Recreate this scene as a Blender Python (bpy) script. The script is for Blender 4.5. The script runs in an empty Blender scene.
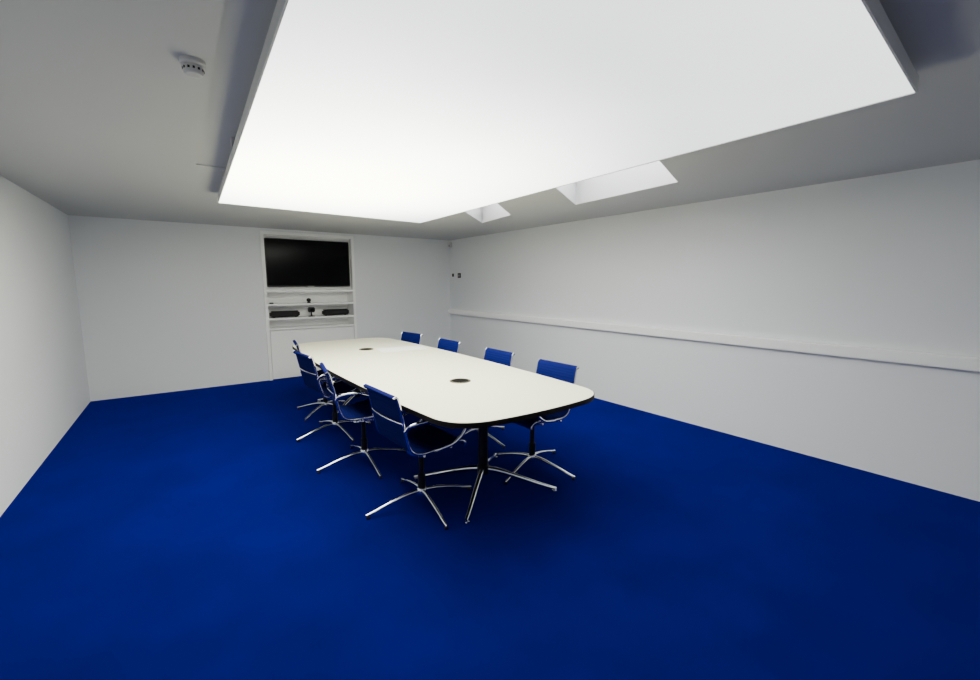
import bpy, bmesh, math, random
from mathutils import Vector, Matrix
from mathutils.geometry import tessellate_polygon
random.seed(4)
S = bpy.context.scene
C = S.collection
PI = math.pi
S.view_settings.view_transform = 'AgX'
S.view_settings.look = 'None'
S.view_settings.exposure = 1.42

# ------------------------------------------------------------------ materials
def mat(name, col, rough=.6, metal=0., bump=0., bscale=200., var=0., vscale=3., spec=.5, coat=0., sheen=0., lo=0., hi=1., detail=4):
    m = bpy.data.materials.new(name); m.use_nodes = True
    nt = m.node_tree; b = nt.nodes['Principled BSDF']
    b.inputs['Base Color'].default_value = (*col, 1)
    b.inputs['Roughness'].default_value = rough
    b.inputs['Metallic'].default_value = metal
    b.inputs['Specular IOR Level'].default_value = spec
    b.inputs['Coat Weight'].default_value = coat
    b.inputs['Sheen Weight'].default_value = sheen
    tc = nt.nodes.new('ShaderNodeTexCoord')
    if var > 0:
        n = nt.nodes.new('ShaderNodeTexNoise'); n.inputs['Scale'].default_value = vscale; n.inputs['Detail'].default_value = detail
        nt.links.new(tc.outputs['Object'], n.inputs['Vector'])
        r = nt.nodes.new('ShaderNodeMapRange')
        r.inputs['From Min'].default_value = lo; r.inputs['From Max'].default_value = hi
        r.inputs['To Min'].default_value = 1 - var; r.inputs['To Max'].default_value = 1 + var
        nt.links.new(n.outputs['Fac'], r.inputs['Value'])
        mx = nt.nodes.new('ShaderNodeVectorMath'); mx.operation = 'SCALE'
        mx.inputs[0].default_value = col
        nt.links.new(r.outputs[0], mx.inputs['Scale'])
        nt.links.new(mx.outputs[0], b.inputs['Base Color'])
    if bump > 0:
        n2 = nt.nodes.new('ShaderNodeTexNoise'); n2.inputs['Scale'].default_value = bscale; n2.inputs['Detail'].default_value = 3
        nt.links.new(tc.outputs['Object'], n2.inputs['Vector'])
        bp = nt.nodes.new('ShaderNodeBump'); bp.inputs['Strength'].default_value = bump; bp.inputs['Distance'].default_value = .004
        nt.links.new(n2.outputs['Fac'], bp.inputs['Height'])
        nt.links.new(bp.outputs[0], b.inputs['Normal'])
    return m

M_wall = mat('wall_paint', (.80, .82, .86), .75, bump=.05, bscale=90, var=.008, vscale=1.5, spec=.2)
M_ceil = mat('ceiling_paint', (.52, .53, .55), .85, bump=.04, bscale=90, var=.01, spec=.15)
M_carpet = mat('blue_carpet', (.0028, .0021, .092), .95, bump=.5, bscale=420, var=.13, vscale=2.1, spec=.02, lo=.32, hi=.68, detail=2, sheen=.45)
_b = M_carpet.node_tree.nodes['Principled BSDF']          # woollen pile: a soft blue sheen at grazing angles
_b.inputs['Sheen Tint'].default_value = (.004, .012, .62, 1)
_b.inputs['Sheen Roughness'].default_value = .45
M_white = mat('white_lacquer', (.95, .95, .96), .4, var=.005, spec=.3)
M_plast = mat('white_plastic', (.58, .58, .58), .45, var=.01)
M_lin = mat('reveal_board', (.72, .72, .73), .5, var=.01)
M_fab = mat('blue_fabric', (.0018, .0045, .095), .8, bump=.2, bscale=900, var=.06, vscale=30, spec=.08)
M_alu = mat('polished_aluminium', (.76, .77, .79), .15, metal=1., var=.02, vscale=8)
M_blk = mat('black_plastic', (.006, .006, .007), .45, var=.05, spec=.3)
M_screen = mat('screen_glass', (.002, .002, .003), .16, var=.05, spec=.10)
M_tdark = mat('table_edge', (.006, .005, .004), .5, var=.1, spec=.15)
M_top = mat('cream_laminate', (.97, .95, .735), .32, var=.01, vscale=4, spec=.35)
M_port = mat('port_metal', (.08, .075, .05), .4, metal=.5, var=.05)
M_grey = mat('grey_metal', (.36, .37, .38), .45, metal=.3, var=.02)
M_paper = mat('paper', (.98, .98, 1.0), .7, var=.005)
M_frame = mat('grey_white_frame', (.60, .60, .60), .5, var=.01)
M_cloth = mat('speaker_cloth', (.018,.018,.02), .9, bump=.4, bscale=600)

def diffuser_mat():
    m = bpy.data.materials.new('luminous_membrane'); m.use_nodes = True
    nt = m.node_tree; nt.nodes.clear()
    out = nt.nodes.new('ShaderNodeOutputMaterial'); em = nt.nodes.new('ShaderNodeEmission')
    tc = nt.nodes.new('ShaderNodeTexCoord')
    d = nt.nodes.new('ShaderNodeVectorMath'); d.operation = 'DISTANCE'; d.inputs[1].default_value = (-.40, .80, 0)
    nt.links.new(tc.outputs['Object'], d.inputs[0])
    r = nt.nodes.new('ShaderNodeMapRange'); r.interpolation_type = 'SMOOTHSTEP'
    r.inputs['From Min'].default_value = 0; r.inputs['From Max'].default_value = 2.5
    r.inputs['To Min'].default_value = 1.0; r.inputs['To Max'].default_value = 0.0
    nt.links.new(d.outputs['Value'], r.inputs['Value'])
    n = nt.nodes.new('ShaderNodeTexNoise'); n.inputs['Scale'].default_value = .8
    nt.links.new(tc.outputs['Object'], n.inputs['Vector'])
    r2 = nt.nodes.new('ShaderNodeMapRange'); r2.inputs['To Min'].default_value = .86; r2.inputs['To Max'].default_value = 1.14
    nt.links.new(n.outputs['Fac'], r2.inputs['Value'])
    st = nt.nodes.new('ShaderNodeMapRange'); st.inputs['To Min'].default_value = .85; st.inputs['To Max'].default_value = 5.4
    nt.links.new(r.outputs[0], st.inputs['Value'])
    mu = nt.nodes.new('ShaderNodeMath'); mu.operation = 'MULTIPLY'
    nt.links.new(st.outputs[0], mu.inputs[0]); nt.links.new(r2.outputs[0], mu.inputs[1])
    nt.links.new(mu.outputs[0], em.inputs['Strength'])
    cr = nt.nodes.new('ShaderNodeValToRGB')
    cr.color_ramp.elements[0].color = (.955, .985, .985, 1)
    cr.color_ramp.elements[1].color = (1, .985, .75, 1)
    nt.links.new(r.outputs[0], cr.inputs[0]); nt.links.new(cr.outputs[0], em.inputs['Color'])
    nt.links.new(em.outputs[0], out.inputs['Surface'])
    return m
M_diff = diffuser_mat()

def glass_mat():
    m = bpy.data.materials.new('rooflight_glass'); m.use_nodes = True
    nt = m.node_tree; nt.nodes.clear()
    out = nt.nodes.new('ShaderNodeOutputMaterial')
    a = nt.nodes.new('ShaderNodeBsdfTransparent'); b = nt.nodes.new('ShaderNodeBsdfGlossy'); b.inputs['Roughness'].default_value = .05
    mx = nt.nodes.new('ShaderNodeMixShader'); mx.inputs[0].default_value = .06
    nt.links.new(a.outputs[0], mx.inputs[1]); nt.links.new(b.outputs[0], mx.inputs[2]); nt.links.new(mx.outputs[0], out.inputs['Surface'])
    return m
M_glass = glass_mat()

# ------------------------------------------------------------------ mesh helpers
def add_box(bm, x0, x1, y0, y1, z0, z1, bev=0.):
    vs = [bm.verts.new(p) for p in [(x0,y0,z0),(x1,y0,z0),(x1,y1,z0),(x0,y1,z0),(x0,y0,z1),(x1,y0,z1),(x1,y1,z1),(x0,y1,z1)]]
    fs = [bm.faces.new([vs[i] for i in f]) for f in [(0,3,2,1),(4,5,6,7),(0,1,5,4),(1,2,6,5),(2,3,7,6),(3,0,4,7)]]
    if bev > 0:
        es = list({e for f in fs for e in f.edges})
        bmesh.ops.bevel(bm, geom=es, offset=bev, segments=2, affect='EDGES', clamp_overlap=True)
def catmull(pts, n=8):
    P = [Vector(p) for p in pts]; P = [2*P[0]-P[1]] + P + [2*P[-1]-P[-2]]
    out = []
    for i in range(1, len(P)-2):
        a, b, c, d = P[i-1:i+3]
        for k in range(n):
            t = k/n
            out.append(.5*((2*b)+(c-a)*t+(2*a-5*b+4*c-d)*t*t+(3*b-a-3*c+d)*t**3))
    out.append(P[-2]); return out
def add_tube(bm, pts, r, seg=10, up=Vector((0,0,1)), ry=None):
    n = len(pts); pts = [Vector(p) for p in pts]; rings = []
    for i, p in enumerate(pts):
        t = (pts[min(i+1, n-1)] - pts[max(i-1, 0)]).normalized()
        u = up - t*up.dot(t)
        if u.length < 1e-4: u = Vector((1,0,0)) - t*t.x
        u.normalize(); s = t.cross(u)
        a = r[i] if isinstance(r, list) else r
        b = (ry[i] if isinstance(ry, list) else ry) if ry is not None else a
        rings.append([bm.verts.new(p + s*a*math.cos(2*PI*k/seg) + u*b*math.sin(2*PI*k/seg)) for k in range(seg)])
    for i in range(n-1):
        for k in range(seg):
            bm.faces.new([rings[i][k], rings[i][(k+1) % seg], rings[i+1][(k+1) % seg], rings[i+1][k]])
    bm.faces.new(rings[0][::-1]); bm.faces.new(rings[-1])
def add_lathe(bm, prof, cx=0, cy=0, seg=32):
    rings = []
    for r, z in prof:
        rings.append([bm.verts.new((cx+max(r,1e-4)*math.cos(2*PI*k/seg), cy+max(r,1e-4)*math.sin(2*PI*k/seg), z)) for k in range(seg)])
    for i in range(len(prof)-1):
        for k in range(seg):
            bm.faces.new([rings[i][k], rings[i][(k+1) % seg], rings[i+1][(k+1) % seg], rings[i+1][k]])
    bm.faces.new(rings[0][::-1]); bm.faces.new(rings[-1])
def add_prism(bm, outline, z0, z1):
    lo = [bm.verts.new((x, y, z0)) for x, y in outline]; hi = [bm.verts.new((x, y, z1)) for x, y in outline]
    n = len(outline)
    bm.faces.new(lo[::-1]); bm.faces.new(hi)
    for k in range(n): bm.faces.new([lo[k], lo[(k+1) % n], hi[(k+1) % n], hi[k]])
def inset(q, d):
    n = len(q); out = []
    for i in range(n):
        p, a, b = q[i], (q[i-1]-q[i]).normalized(), (q[(i+1) % n]-q[i]).normalized()
        out.append(p + (a+b)*d)
    return out
def add_ring(bm, outer, inner, z0, z1):
    n = len(outer)
    for i in range(n):
        j = (i+1) % n
        v = [bm.verts.new((p.x, p.y, z)) for z in (z0, z1) for p in (outer[i], outer[j], inner[j], inner[i])]
        for f in [(0,1,2,3),(4,7,6,5),(0,4,5,1),(1,5,6,2),(2,6,7,3),(3,7,4,0)]: bm.faces.new([v[k] for k in f])
def obj(name, bm, m, parent=None, smooth=False, fix=True):
    if fix: bmesh.ops.recalc_face_normals(bm, faces=bm.faces)
    me = bpy.data.meshes.new(name); bm.to_mesh(me); bm.free(); me.materials.append(m)
    if smooth:
        me.shade_smooth()
        try: me.set_sharp_from_angle(angle=math.radians(38))
        except Exception: pass
    o = bpy.data.objects.new(name, me); C.objects.link(o)
    if parent: o.parent = parent
    return o
def box_obj(name, m, parent, *a, bev=0.):
    bm = bmesh.new(); add_box(bm, *a, bev=bev); return obj(name, bm, m, parent)
def struct(name, bm, m, fix=True):
    o = obj(name, bm, m, None, fix=fix); o['kind'] = 'structure'; return o
def thing(name, label, cat, loc=(0,0,0), rz=0, group=None):
    o = bpy.data.objects.new(name, None); C.objects.link(o); o.empty_display_size = .1
    o.location = loc; o.rotation_euler = (0,0,rz); o['label'] = label; o['category'] = cat
    if group: o['group'] = group
    return o
def tag(o, label, cat, group=None):
    o['label'] = label; o['category'] = cat
    if group: o['group'] = group
    return o
def copy_tree(o, parent=None):
    c = o.copy(); C.objects.link(c); c.parent = parent
    for ch in list(o.children): copy_tree(ch, c)
    return c

# ------------------------------------------------------------------ room
XL, XR, YB, YF, H = -.938, 4.41, 7.38, -1.6, 2.315
XLF = -1.115            # the left wall runs very slightly out of square
T = .12
bm = bmesh.new(); add_box(bm, XLF-T, XR+T, YF-T, YB+.6, -.1, 0); struct('floor', bm, M_carpet)
bm = bmesh.new(); add_prism(bm, [(XLF-T, YF-T), (XLF, YF-T), (XL, YB), (XL, YB+T), (XLF-T, YB+T)], 0, H); struct('wall_left', bm, M_wall)
bm = bmesh.new(); add_box(bm, XR, XR+T, YF-T, YB+T, 0, H); struct('wall_right', bm, M_wall)
bm = bmesh.new(); add_box(bm, XLF+.01, XR, YF-T, YF, 0, H); struct('wall_front', bm, M_wall)
NX0, NX1, NZ = 1.15, 2.52, 2.26
ND = .34
bm = bmesh.new()
add_box(bm, XL, NX0, YB, YB+T, 0, H); add_box(bm, NX1, XR, YB, YB+T, 0, H); add_box(bm, NX0, NX1, YB, YB+T, NZ, H)
add_box(bm, NX0-.05, NX1+.05, YB+ND, YB+ND+.04, 0, H)
add_box(bm, NX0-.05, NX0, YB+T, YB+ND, 0, H); add_box(bm, NX1, NX1+.05, YB+T, YB+ND, 0, H); add_box(bm, NX0, NX1, YB+T, YB+ND, NZ, H)
struct('wall_back', bm, M_wall)

V2 = lambda x, y: Vector((x, y))
sky = [[V2(2.36,1.65), V2(3.41,2.07), V2(3.51,3.29), V2(2.36,2.57)],
       [V2(2.52,3.46), V2(3.39,4.22), V2(3.52,5.01), V2(2.52,4.08)]]
rec = [V2(.18,-.3), V2(1.2,-.3), V2(1.2,3.75), V2(.21,3.75)]
outer = [V2(XLF-T,YF-T), V2(XR+T,YF-T), V2(XR+T,YB+T), V2(XLF-T,YB+T)]
loops = [outer, rec, *sky]
flat = [p for l in loops for p in l]
tris = tessellate_polygon([[Vector((p.x, p.y, 0)) for p in l] for l in loops])
bm = bmesh.new()
def tri_sheet(z):
    vs = [bm.verts.new((p.x, p.y, z)) for p in flat]
    for t in tris: bm.faces.new([vs[i] for i in t])
    return vs
lo_, hi_ = tri_sheet(H), tri_sheet(H+.16)
k0 = 0
for li, l in enumerate(loops):
    n = len(l)
    for i in range(n):
        j = (i+1) % n
        bm.faces.new([lo_[k0+i], lo_[k0+j], hi_[k0+j], hi_[k0+i]])
    k0 += n
add_prism(bm, [(p.x, p.y) for p in rec], H+.008, H+.16)
SH = .36
for q in sky: add_ring(bm, inset(q, -.05), q, H+.158, H+SH)
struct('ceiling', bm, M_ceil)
for k, q in enumerate(sky):
    bm = bmesh.new(); add_ring(bm, inset(q, -.05), inset(q, .05), H+SH, H+SH+.06)
    f = struct('window_%d' % (k+1), bm, M_white)
    bm = bmesh.new(); add_ring(bm, q, inset(q, .006), H+.002, H+SH-.001); obj('reveal_lining', bm, M_lin, f)
    bm = bmesh.new(); add_prism(bm, [(p.x, p.y) for p in inset(q, .05)], H+SH+.02, H+SH+.03); obj('pane', bm, M_glass, f)
    p = q[3].lerp(q[2], .55)
    bm = bmesh.new(); add_box(bm, p.x-.08, p.x+.08, p.y-.10, p.y-.07, H+SH-.02, H+SH, bev=.003); obj('window_latch', bm, M_grey, f)

# ------------------------------------------------------------------ suspended luminous ceiling panel
zc = 1.5+.717
cor = [Vector((.265,.35)), Vector((2.355,.466)), Vector((2.50,4.85)), Vector((.404,4.73))]
cen = sum(cor, Vector((0,0)))/4
lb = thing('light_box', 'huge white glowing rectangular light box suspended below the ceiling over the table', 'ceiling light', (cen.x, cen.y, zc))
loc = [p-cen for p in cor]
inn = inset(loc, .006)
BT = .055
bm = bmesh.new(); add_ring(bm, loc, inn, 0, BT); obj('frame', bm, M_frame, lb)
bm = bmesh.new(); add_prism(bm, [(p.x, p.y) for p in inn], BT-.01, BT-.001); obj('back_panel', bm, M_frame, lb)
bm = bmesh.new(); add_prism(bm, [(p.x, p.y) for p in inn], .004, .008); obj('diffuser', bm, M_diff, lb)
for sx, ty in ((0, .60), (0, .80), (0, .2), (1, .15), (1, .5), (1, .9)):
    a, b = (loc[0], loc[3]) if sx == 0 else (loc[1], loc[2])
    p = a.lerp(b, ty)
    world_y = cen.y+p.y
    top = .106 if (sx == 0 and world_y < 3.75) else .098
    w0, w1 = (p.x-.006, p.x+.012) if sx == 0 else (p.x-.022, p.x-.008)
    bm = bmesh.new(); add_box(bm, w0, w1, p.y-.014, p.y+.014, BT-.002, top, bev=.002)
    obj('bracket', bm, M_plast, lb)

# ------------------------------------------------------------------ smoke detector
sd = thing('smoke_detector', 'small round white smoke detector on the ceiling left of the light box', 'smoke detector', (.130, 2.045, H))
bm = bmesh.new(); add_lathe(bm, [(.042,0),(.042,-.012),(.038,-.017),(.029,-.018)]); obj('base', bm, M_plast, sd, True)
bm = bmesh.new(); add_lathe(bm, [(.029,-.015),(.030,-.024),(.033,-.028),(.033,-.039),(.028,-.050),(.012,-.054)]); hd = obj('head', bm, M_plast, sd, True)
bm = bmesh.new()
for k in range(12):
    a = 2*PI*k/12; add_box(bm, .0315*math.cos(a)-.0035, .0315*math.cos(a)+.0035, .0315*math.sin(a)-.0035, .0315*math.sin(a)+.0035, -.037, -.029)
obj('vent', bm, M_blk, hd)

# ------------------------------------------------------------------ trunking and sensors on right wall
tr = thing('cable_trunking', 'long white cable trunking rail running along the right wall', 'trunking', (XR, 0, .95))
y0t, y1t = YF+.02, YB-.01
box_obj('body', M_white, tr, -.055, -.001, y0t, y1t, -.042, .046, bev=.002)
ys_ = [y0t, 1.35, 4.1, y1t]
for k in range(3):
    box_obj('cover', M_white, tr, -.060, -.0545, ys_[k]+.002, ys_[k+1]-.002, -.034, .038, bev=.001)
tag(box_obj('wall_fitting', M_blk, None, XR-.02, XR, 7.22, 7.26, 1.62, 1.68, bev=.003), 'smaller dark square fitting nearest the back corner, high on right wall', 'wall fitting')
ws = thing('wall_switch', 'black wall control plate on right wall beside the smaller fitting', 'wall control', (XR, 7.02, 1.64))
box_obj('plate', M_blk, ws, -.012, 0, -.05, .05, -.045, .045, bev=.003)
box_obj('button', M_grey, ws, -.016, -.011, -.02, .02, -.02, .02, bev=.002)
ps = thing('motion_sensor', 'little white motion sensor high in the back right corner', 'sensor', (XR, 7.30, 2.22))
box_obj('housing', M_lin, ps, -.05, 0, -.035, .035, -.05, .05, bev=.01)
box_obj('lens', M_grey, ps, -.054, -.049, -.022, .022, -.035, .005, bev=.003)

# ------------------------------------------------------------------ media unit in the back wall
mu = thing('media_cabinet', 'tall white built-in media unit in the back wall with open shelves', 'cabinet', (NX0, YB, 0))
W = NX1-NX0; D = ND-.01
bm = bmesh.new()
t = .022
add_box(bm, .003, t, -.001, D, 0, NZ-.003); add_box(bm, W-t, W-.003, -.001, D, 0, NZ-.003)
add_box(bm, t, W-t, -.001, D, NZ-.03, NZ-.003); add_box(bm, t, W-t, D-.02, D, 0, NZ-.03)
obj('carcass', bm, M_white, mu)
bm = bmesh.new()
add_box(bm, -.014, .030, -.028, -.001, 0, NZ+.012); add_box(bm, W-.030, W+.014, -.028, -.001, 0, NZ+.012); add_box(bm, .030, W-.030, -.028, -.001, NZ-.034, NZ+.012)
obj('frame', bm, M_white, mu)
for z in (1.375, 1.165, .945, .79):
    box_obj('shelf', M_white, mu, t+.008, W-t-.008, -.020, D-.02, z-.014, z+.014, bev=.002)
box_obj('back_panel', M_white, mu, t, W-t, .10, .12, 1.390, NZ-.031)
box_obj('door', M_white, mu, t+.014, W-t-.014, -.022, .004, .012, .766, bev=.002)
tv = thing('television', 'large black flat screen television mounted at the top of the white wall unit', 'television', (1.828, YB+.045, 1.815))
box_obj('body', M_blk, tv, -.635, .635, -.03, .02, -.375, .36, bev=.006)
box_obj('screen', M_screen, tv, -.625, .625, -.0325, -.0295, -.355, .352)
box_obj('sensor_bar', M_grey, tv, -.05, .05, -.034, -.030, -.372, -.362)
box_obj('wall_bracket', M_grey, tv, -.2, .2, .02, .054, -.2, .2)
SZ = .9595
def speaker(x, label):
    s = thing('speaker', label, 'speaker', (x, YB+.09, SZ))
    bm = bmesh.new(); add_box(bm, -.215, .215, -.06, .06, .008, .105, bev=.022); obj('body', bm, M_blk, s, True)
    bm = bmesh.new(); add_box(bm, -.195, .195, -.064, -.058, .022, .092, bev=.003); obj('grille', bm, M_cloth, s)
    for q in (-.16, .16):
        bm = bmesh.new(); add_lathe(bm, [(.015,0),(.015,.012)], q, 0, 12); obj('foot', bm, M_blk, s)
    return s
speaker(1.43, 'black bar speaker at the left end of the cabinet shelf below the television')
speaker(2.22, 'black bar speaker at the right end of the cabinet shelf below the television')
cs = thing('video_camera', 'dark video camera on a short stand between the two bar speakers', 'camera', (1.83, YB+.08, SZ))
bm = bmesh.new(); add_lathe(bm, [(.05,0),(.05,.008),(.012,.014),(.01,.07)], seg=20); obj('stand', bm, M_blk, cs, True)
bm = bmesh.new(); add_box(bm, -.05, .05, -.04, .04, .068, .15, bev=.012); cb = obj('body', bm, M_blk, cs, True)
bm = bmesh.new(); add_tube(bm, [(0,-.038,.11),(0,-.055,.11)], .026, 16); obj('lens', bm, M_screen, cb, True)
dm = thing('conference_webcam', 'small dark round webcam on the narrow shelf directly below the television', 'webcam', (1.79, YB+.05, 1.1795))
bm = bmesh.new(); add_lathe(bm, [(.03,0),(.03,.01),(.015,.016)], seg=20); obj('base', bm, M_blk, dm, True)
bm = bmesh.new(); add_lathe(bm, [(.005,.012),(.028,.025),(.036,.048),(.028,.071),(.005,.082)], seg=20); obj('head', bm, M_blk, dm, True)
rc = thing('remote_control', 'tiny dark remote control at the left end of the shelf below the television', 'remote control', (1.24, YB+.05, 1.1795))
box_obj('body', M_blk, rc, -.03, .03, -.02, .02, 0, .02, bev=.004)
box_obj('button', M_grey, rc, -.01, .01, -.01, .01, .0195, .022)

# ------------------------------------------------------------------ table
TX, TY, TZ = 1.775, 3.88, .74
HL = 2.02
def outline(inset_=0., n=18):
    hw_end, hw_mid, bow = .61-inset_, .705-inset_, .06
    L = HL-inset_; r = .20
    pts = []
    def side(s, ys):
        return [(s*(hw_mid-(hw_mid-hw_end)*(y/L)**2), y) for y in ys]
    def endc(x): return (L-bow*(x/hw_end)**2)
    yy = [-(L-bow-r) + 2*(L-bow-r)*k/24 for k in range(25)]
    right = side(1, yy)
    def corner(sx, sy):
        xe = hw_mid-(hw_mid-hw_end)*((L-bow-r)/L)**2
        a = Vector((xe, L-bow-r)); c = Vector((hw_end-.003, L-bow*.95)); b = Vector((xe-r-.06, endc(xe-r-.06)))
        o = []
        for k in range(1, 12):
            t_ = k/12; o.append(a*(1-t_)**2 + c*2*t_*(1-t_) + b*t_**2)
        return [(sx*p.x, sy*p.y) for p in o], b
    c1, b = corner(1, 1)
    pts += right + c1
    xs_ = [b.x - 2*b.x*k/12 for k in range(13)]
    pts += [(x, endc(x)) for x in xs_]
    c2, _ = corner(-1, 1); pts += c2[::-1]
    pts += [(-x, y) for x, y in right[::-1]]
    c3, _ = corner(-1, -1); pts += c3
    pts += [(-x, -endc(x)) for x in xs_]
    c4, _ = corner(1, -1); pts += c4[::-1]
    return pts
tb = thing('conference_table', 'long cream boat-shaped conference table with dark edge and chrome star feet', 'table', (TX, TY, 0))
bm = bmesh.new(); add_prism(bm, outline(.004), TZ-.0022, TZ); obj('tabletop', bm, M_top, tb)
bm = bmesh.new(); add_prism(bm, outline(0), TZ-.032, TZ-.002); obj('edge_band', bm, M_tdark, tb)
for yc_ in (-1.36, 1.36):
    bm = bmesh.new()
    add_lathe(bm, [(.045,.10),(.045,.16),(.036,.17),(.036,.66),(.06,.68),(.06,.709)], 0, yc_, 28)
    for k in range(4):
        a = PI/4+k*PI/2
        add_tube(bm, [(.03*math.cos(a), yc_+.03*math.sin(a), .685), (.42*math.cos(a), yc_+.42*math.sin(a), .697)], [.022,.016], 8, ry=[.02,.01])
    pd = obj('pedestal', bm, M_blk, tb, True); pd['label'] = 'black column'
    for k in range(4):
        a = PI/4+k*PI/2 - .03
        ca, sa = math.cos(a), math.sin(a)
        prof = [(.03,.135),(.12,.125),(.25,.095),(.40,.055),(.50,.033),(.54,.028)]
        bm = bmesh.new()
        pp = catmull([(q*ca, yc_+q*sa, z) for q, z in prof], 4)
        n = len(pp)
        add_tube(bm, pp, [.020-.008*i/(n-1) for i in range(n)], 12, ry=[.024-.015*i/(n-1) for i in range(n)])
        add_lathe(bm, [(.018,0),(.018,.012),(.008,.016),(.008,.028)], .525*ca, yc_+.525*sa, 14)
        f = obj('foot', bm, M_alu, pd, True); f['label'] = 'chrome foot'
for yc_ in (-1.05, .98):
    bm = bmesh.new(); add_lathe(bm, [(.082,TZ-.001),(.082,TZ+.004),(.076,TZ+.006),(.070,TZ+.004),(.01,TZ+.004)], 0, yc_, 40)
    cp = obj('cable_port', bm, M_port, tb, True)
    bm = bmesh.new()
    for k in range(-3, 4):
        y = k*.017; hw = math.sqrt(max(.062**2-y*y, 0))
        add_box(bm, -hw, hw, yc_+y-.005, yc_+y+.005, TZ+.0035, TZ+.0065)
    obj('port_grille', bm, M_tdark, cp)
bm = bmesh.new()
add_prism(bm, [(-.28,-.13),(.27,-.18),(.31,.12),(-.24,.17)], 0, .0015)
ps_ = obj('paper_sheet', bm, M_paper); ps_.location = (2.12, 4.66, TZ+.0005)
tag(ps_, 'large flat white paper sheet lying on the far half of the table', 'paper')

# ------------------------------------------------------------------ chairs (face local +x)
prof_raw = [(.215,.425),(.212,.448),(.185,.466),(.14,.468),(.05,.457),(-.06,.446),(-.13,.449),(-.178,.471),(-.203,.511),(-.219,.572),(-.233,.645),(-.248,.718),(-.262,.783),(-.272,.822),(-.286,.838),(-.298,.828)]
prof = catmull([(x, 0, z) for x, z in prof_raw], 12)
def resample(P, step):
    L = [0]
    for i in range(1, len(P)): L.append(L[-1]+(P[i]-P[i-1]).length)
    n = int(L[-1]/step); out = []; j = 0
    for k in range(n+1):
        s = L[-1]*k/n
        while j < len(L)-2 and L[j+1] < s: j += 1
        t_ = (s-L[j])/max(L[j+1]-L[j], 1e-9); out.append(P[j].lerp(P[j+1], t_))
    return out
PR = resample(prof, .0045)
def sling(bm, pts, hw, th=.006):
    n = len(pts); rows = []
    for i, p in enumerate(pts):
        t_ = (pts[min(i+1, n-1)]-pts[max(i-1, 0)]).normalized(); nr = Vector((-t_.z, 0, t_.x))
        w = th*(.72+.28*abs(math.sin(PI*i/5)))
        rows.append([bm.verts.new(p+nr*s*w+Vector((0, y, 0))) for s, y in ((1,-hw),(1,0),(1,hw),(-1,hw),(-1,0),(-1,-hw))])
    for i in range(n-1):
        for k in range(6):
            bm.faces.new([rows[i][k], rows[i][(k+1) % 6], rows[i+1][(k+1) % 6], rows[i+1][k]])
    bm.faces.new(rows[0][::-1]); bm.faces.new(rows[-1])
G = 'blue office chairs around the conference table'
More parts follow.
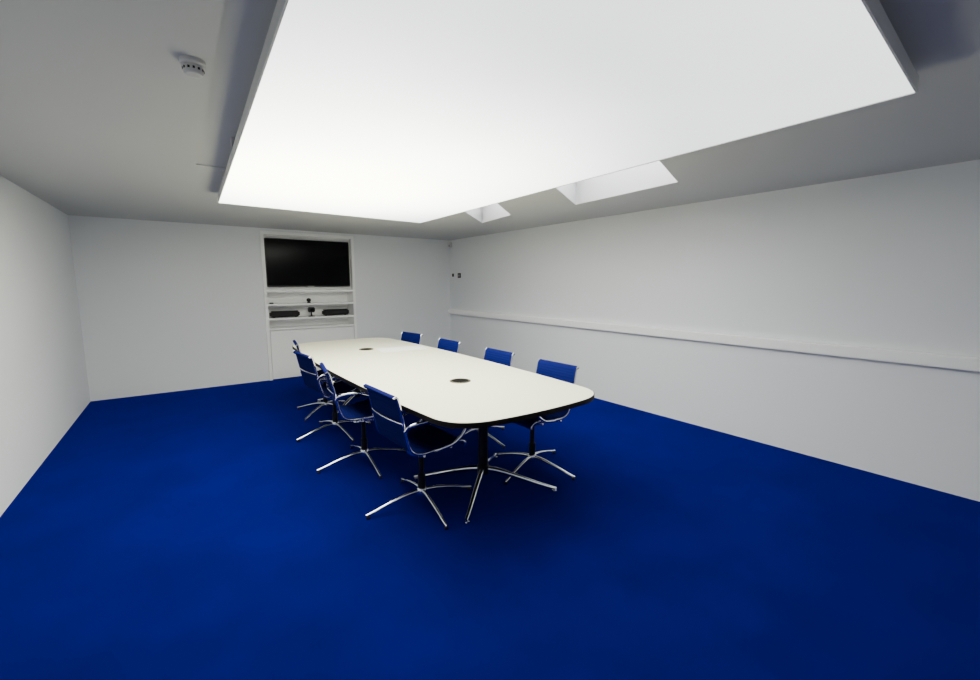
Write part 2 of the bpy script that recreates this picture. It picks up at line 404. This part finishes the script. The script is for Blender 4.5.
def make_chair():
    root = thing('office_chair', 'x', 'chair', (0,0,0), 0, G)
    split = next(i for i, p in enumerate(PR) if p.x < -.18 and p.z > .475)
    HWS = .213; RY = .2165
    bm = bmesh.new(); sling(bm, PR[:split+1], HWS); obj('seat', bm, M_fab, root, True)
    bm = bmesh.new(); sling(bm, PR[split:], HWS)
    add_tube(bm, [(-.285,-HWS,.828),(-.285,0,.828),(-.285,HWS,.828)], .0145, 12)
    obj('backrest', bm, M_fab, root, True)
    rail = PR[::4]
    for s in (-1, 1):
        bm = bmesh.new(); add_tube(bm, [p+Vector((0, s*RY, 0)) for p in rail], .0085, 8, up=Vector((0,1,0)), ry=.004)
        obj('side_rail', bm, M_alu, root, True)
        bm = bmesh.new()
        loop = catmull([(-.230,s*(RY+.004),.615),(-.205,s*(RY+.024),.648),(-.13,s*(RY+.040),.662),(.02,s*(RY+.042),.664),(.14,s*(RY+.040),.658),(.205,s*(RY+.036),.61),(.19,s*(RY+.032),.54),(.11,s*(RY+.025),.475),(.02,s*(RY+.014),.454),(-.03,s*(RY+.004),.448)], 6)
        add_tube(bm, loop, .012, 10, up=Vector((0,1,0)), ry=.0085)
        obj('armrest', bm, M_alu, root, True)
    bm = bmesh.new()
    add_tube(bm, catmull([(-.242,-RY,.665),(-.256,-.15,.665),(-.266,0,.665),(-.256,.15,.665),(-.242,RY,.665)], 6), .005, 8, ry=.007)
    obj('back_stretcher', bm, M_alu, root, True)
    bm = bmesh.new()
    for x in (.10, -.10):
        z = .447 if x > 0 else .434
        add_tube(bm, catmull([(x,-RY,z),(x*.95,-.15,z-.018),(x*.6,-.05,.388),(x*.6,.05,.388),(x*.95,.15,z-.018),(x,RY,z)], 6), .009, 8, ry=.011)
    add_box(bm, -.085, .085, -.05, .05, .366, .392, bev=.006)
    obj('seat_bracket', bm, M_alu, root, True)
    bm = bmesh.new(); add_lathe(bm, [(.026,.085),(.026,.21),(.018,.215),(.018,.370)], seg=24); cl = obj('column', bm, M_blk, root, True); cl['label'] = 'black column'
    bm = bmesh.new(); add_lathe(bm, [(.020,.055),(.034,.06),(.036,.10),(.030,.115),(.026,.118)], seg=24)
    hub = obj('base_hub', bm, M_alu, root, True)
    for k in range(4):
        a = k*PI/2; ca, sa = math.cos(a), math.sin(a)
        pp = catmull([(q*ca, q*sa, z) for q, z in [(.02,.095),(.10,.090),(.22,.064),(.33,.034),(.385,.022)]], 4); n = len(pp)
        bm = bmesh.new()
        add_tube(bm, pp, [.013-.004*i/(n-1) for i in range(n)], 10, ry=[.015-.008*i/(n-1) for i in range(n)])
        lg = obj('leg', bm, M_alu, root, True)
        bm = bmesh.new(); add_lathe(bm, [(.013,0),(.014,.009),(.006,.012),(.006,.020)], .372*ca, .372*sa, 14)
        obj('glide', bm, M_blk, lg, True)
    return root
R = math.radians
spots = [
 (1.285, 2.555, R(3), R(-4), 'blue office chair nearest the camera, on the left side of the table'),
 (1.215, 3.46, R(-10), R(-2), 'second nearest blue office chair on the left side of the table'),
 (1.24, 4.35, R(6), R(8), 'third nearest blue office chair on the left side of the table'),
 (1.37, 5.16, R(-8), R(40), 'farthest blue office chair on the left side of the table'),
 (2.285, 2.55, R(182), R(17), 'nearest blue office chair on the right wall side of the table'),
 (2.30, 3.38, R(180), R(8), 'second nearest blue office chair on the right wall side of the table'),
 (2.30, 4.33, R(182), R(-6), 'third nearest blue office chair on the right wall side of the table'),
 (2.28, 5.23, R(189), R(40), 'farthest blue office chair on the right wall side, closest to the back corner'),
]
proto = make_chair()
chairs = [proto] + [copy_tree(proto) for _ in spots[1:]]
for c, (x, y, rz, bz, lab) in zip(chairs, spots):
    c.location = (x, y, 0); c.rotation_euler = (0, 0, rz); c['label'] = lab
    for ch in c.children:
        if ch.name.startswith('leg'): ch.rotation_euler = (0, 0, bz-rz)

# ------------------------------------------------------------------ daylight through rooflights
w = bpy.data.worlds.new('overcast'); S.world = w; w.use_nodes = True
bg = w.node_tree.nodes['Background']; bg.inputs[0].default_value = (.97, .98, 1, 1); bg.inputs[1].default_value = 3.4

# ------------------------------------------------------------------ camera
cam = bpy.data.cameras.new('camera'); co = bpy.data.objects.new('camera', cam); C.objects.link(co)
cam.sensor_width = 36; cam.lens = 36*435/980; cam.clip_start = .02
co.location = (0, 0, 1.5); co.rotation_euler = (math.radians(90-7.46), 0, math.radians(-36.1))
S.camera = co
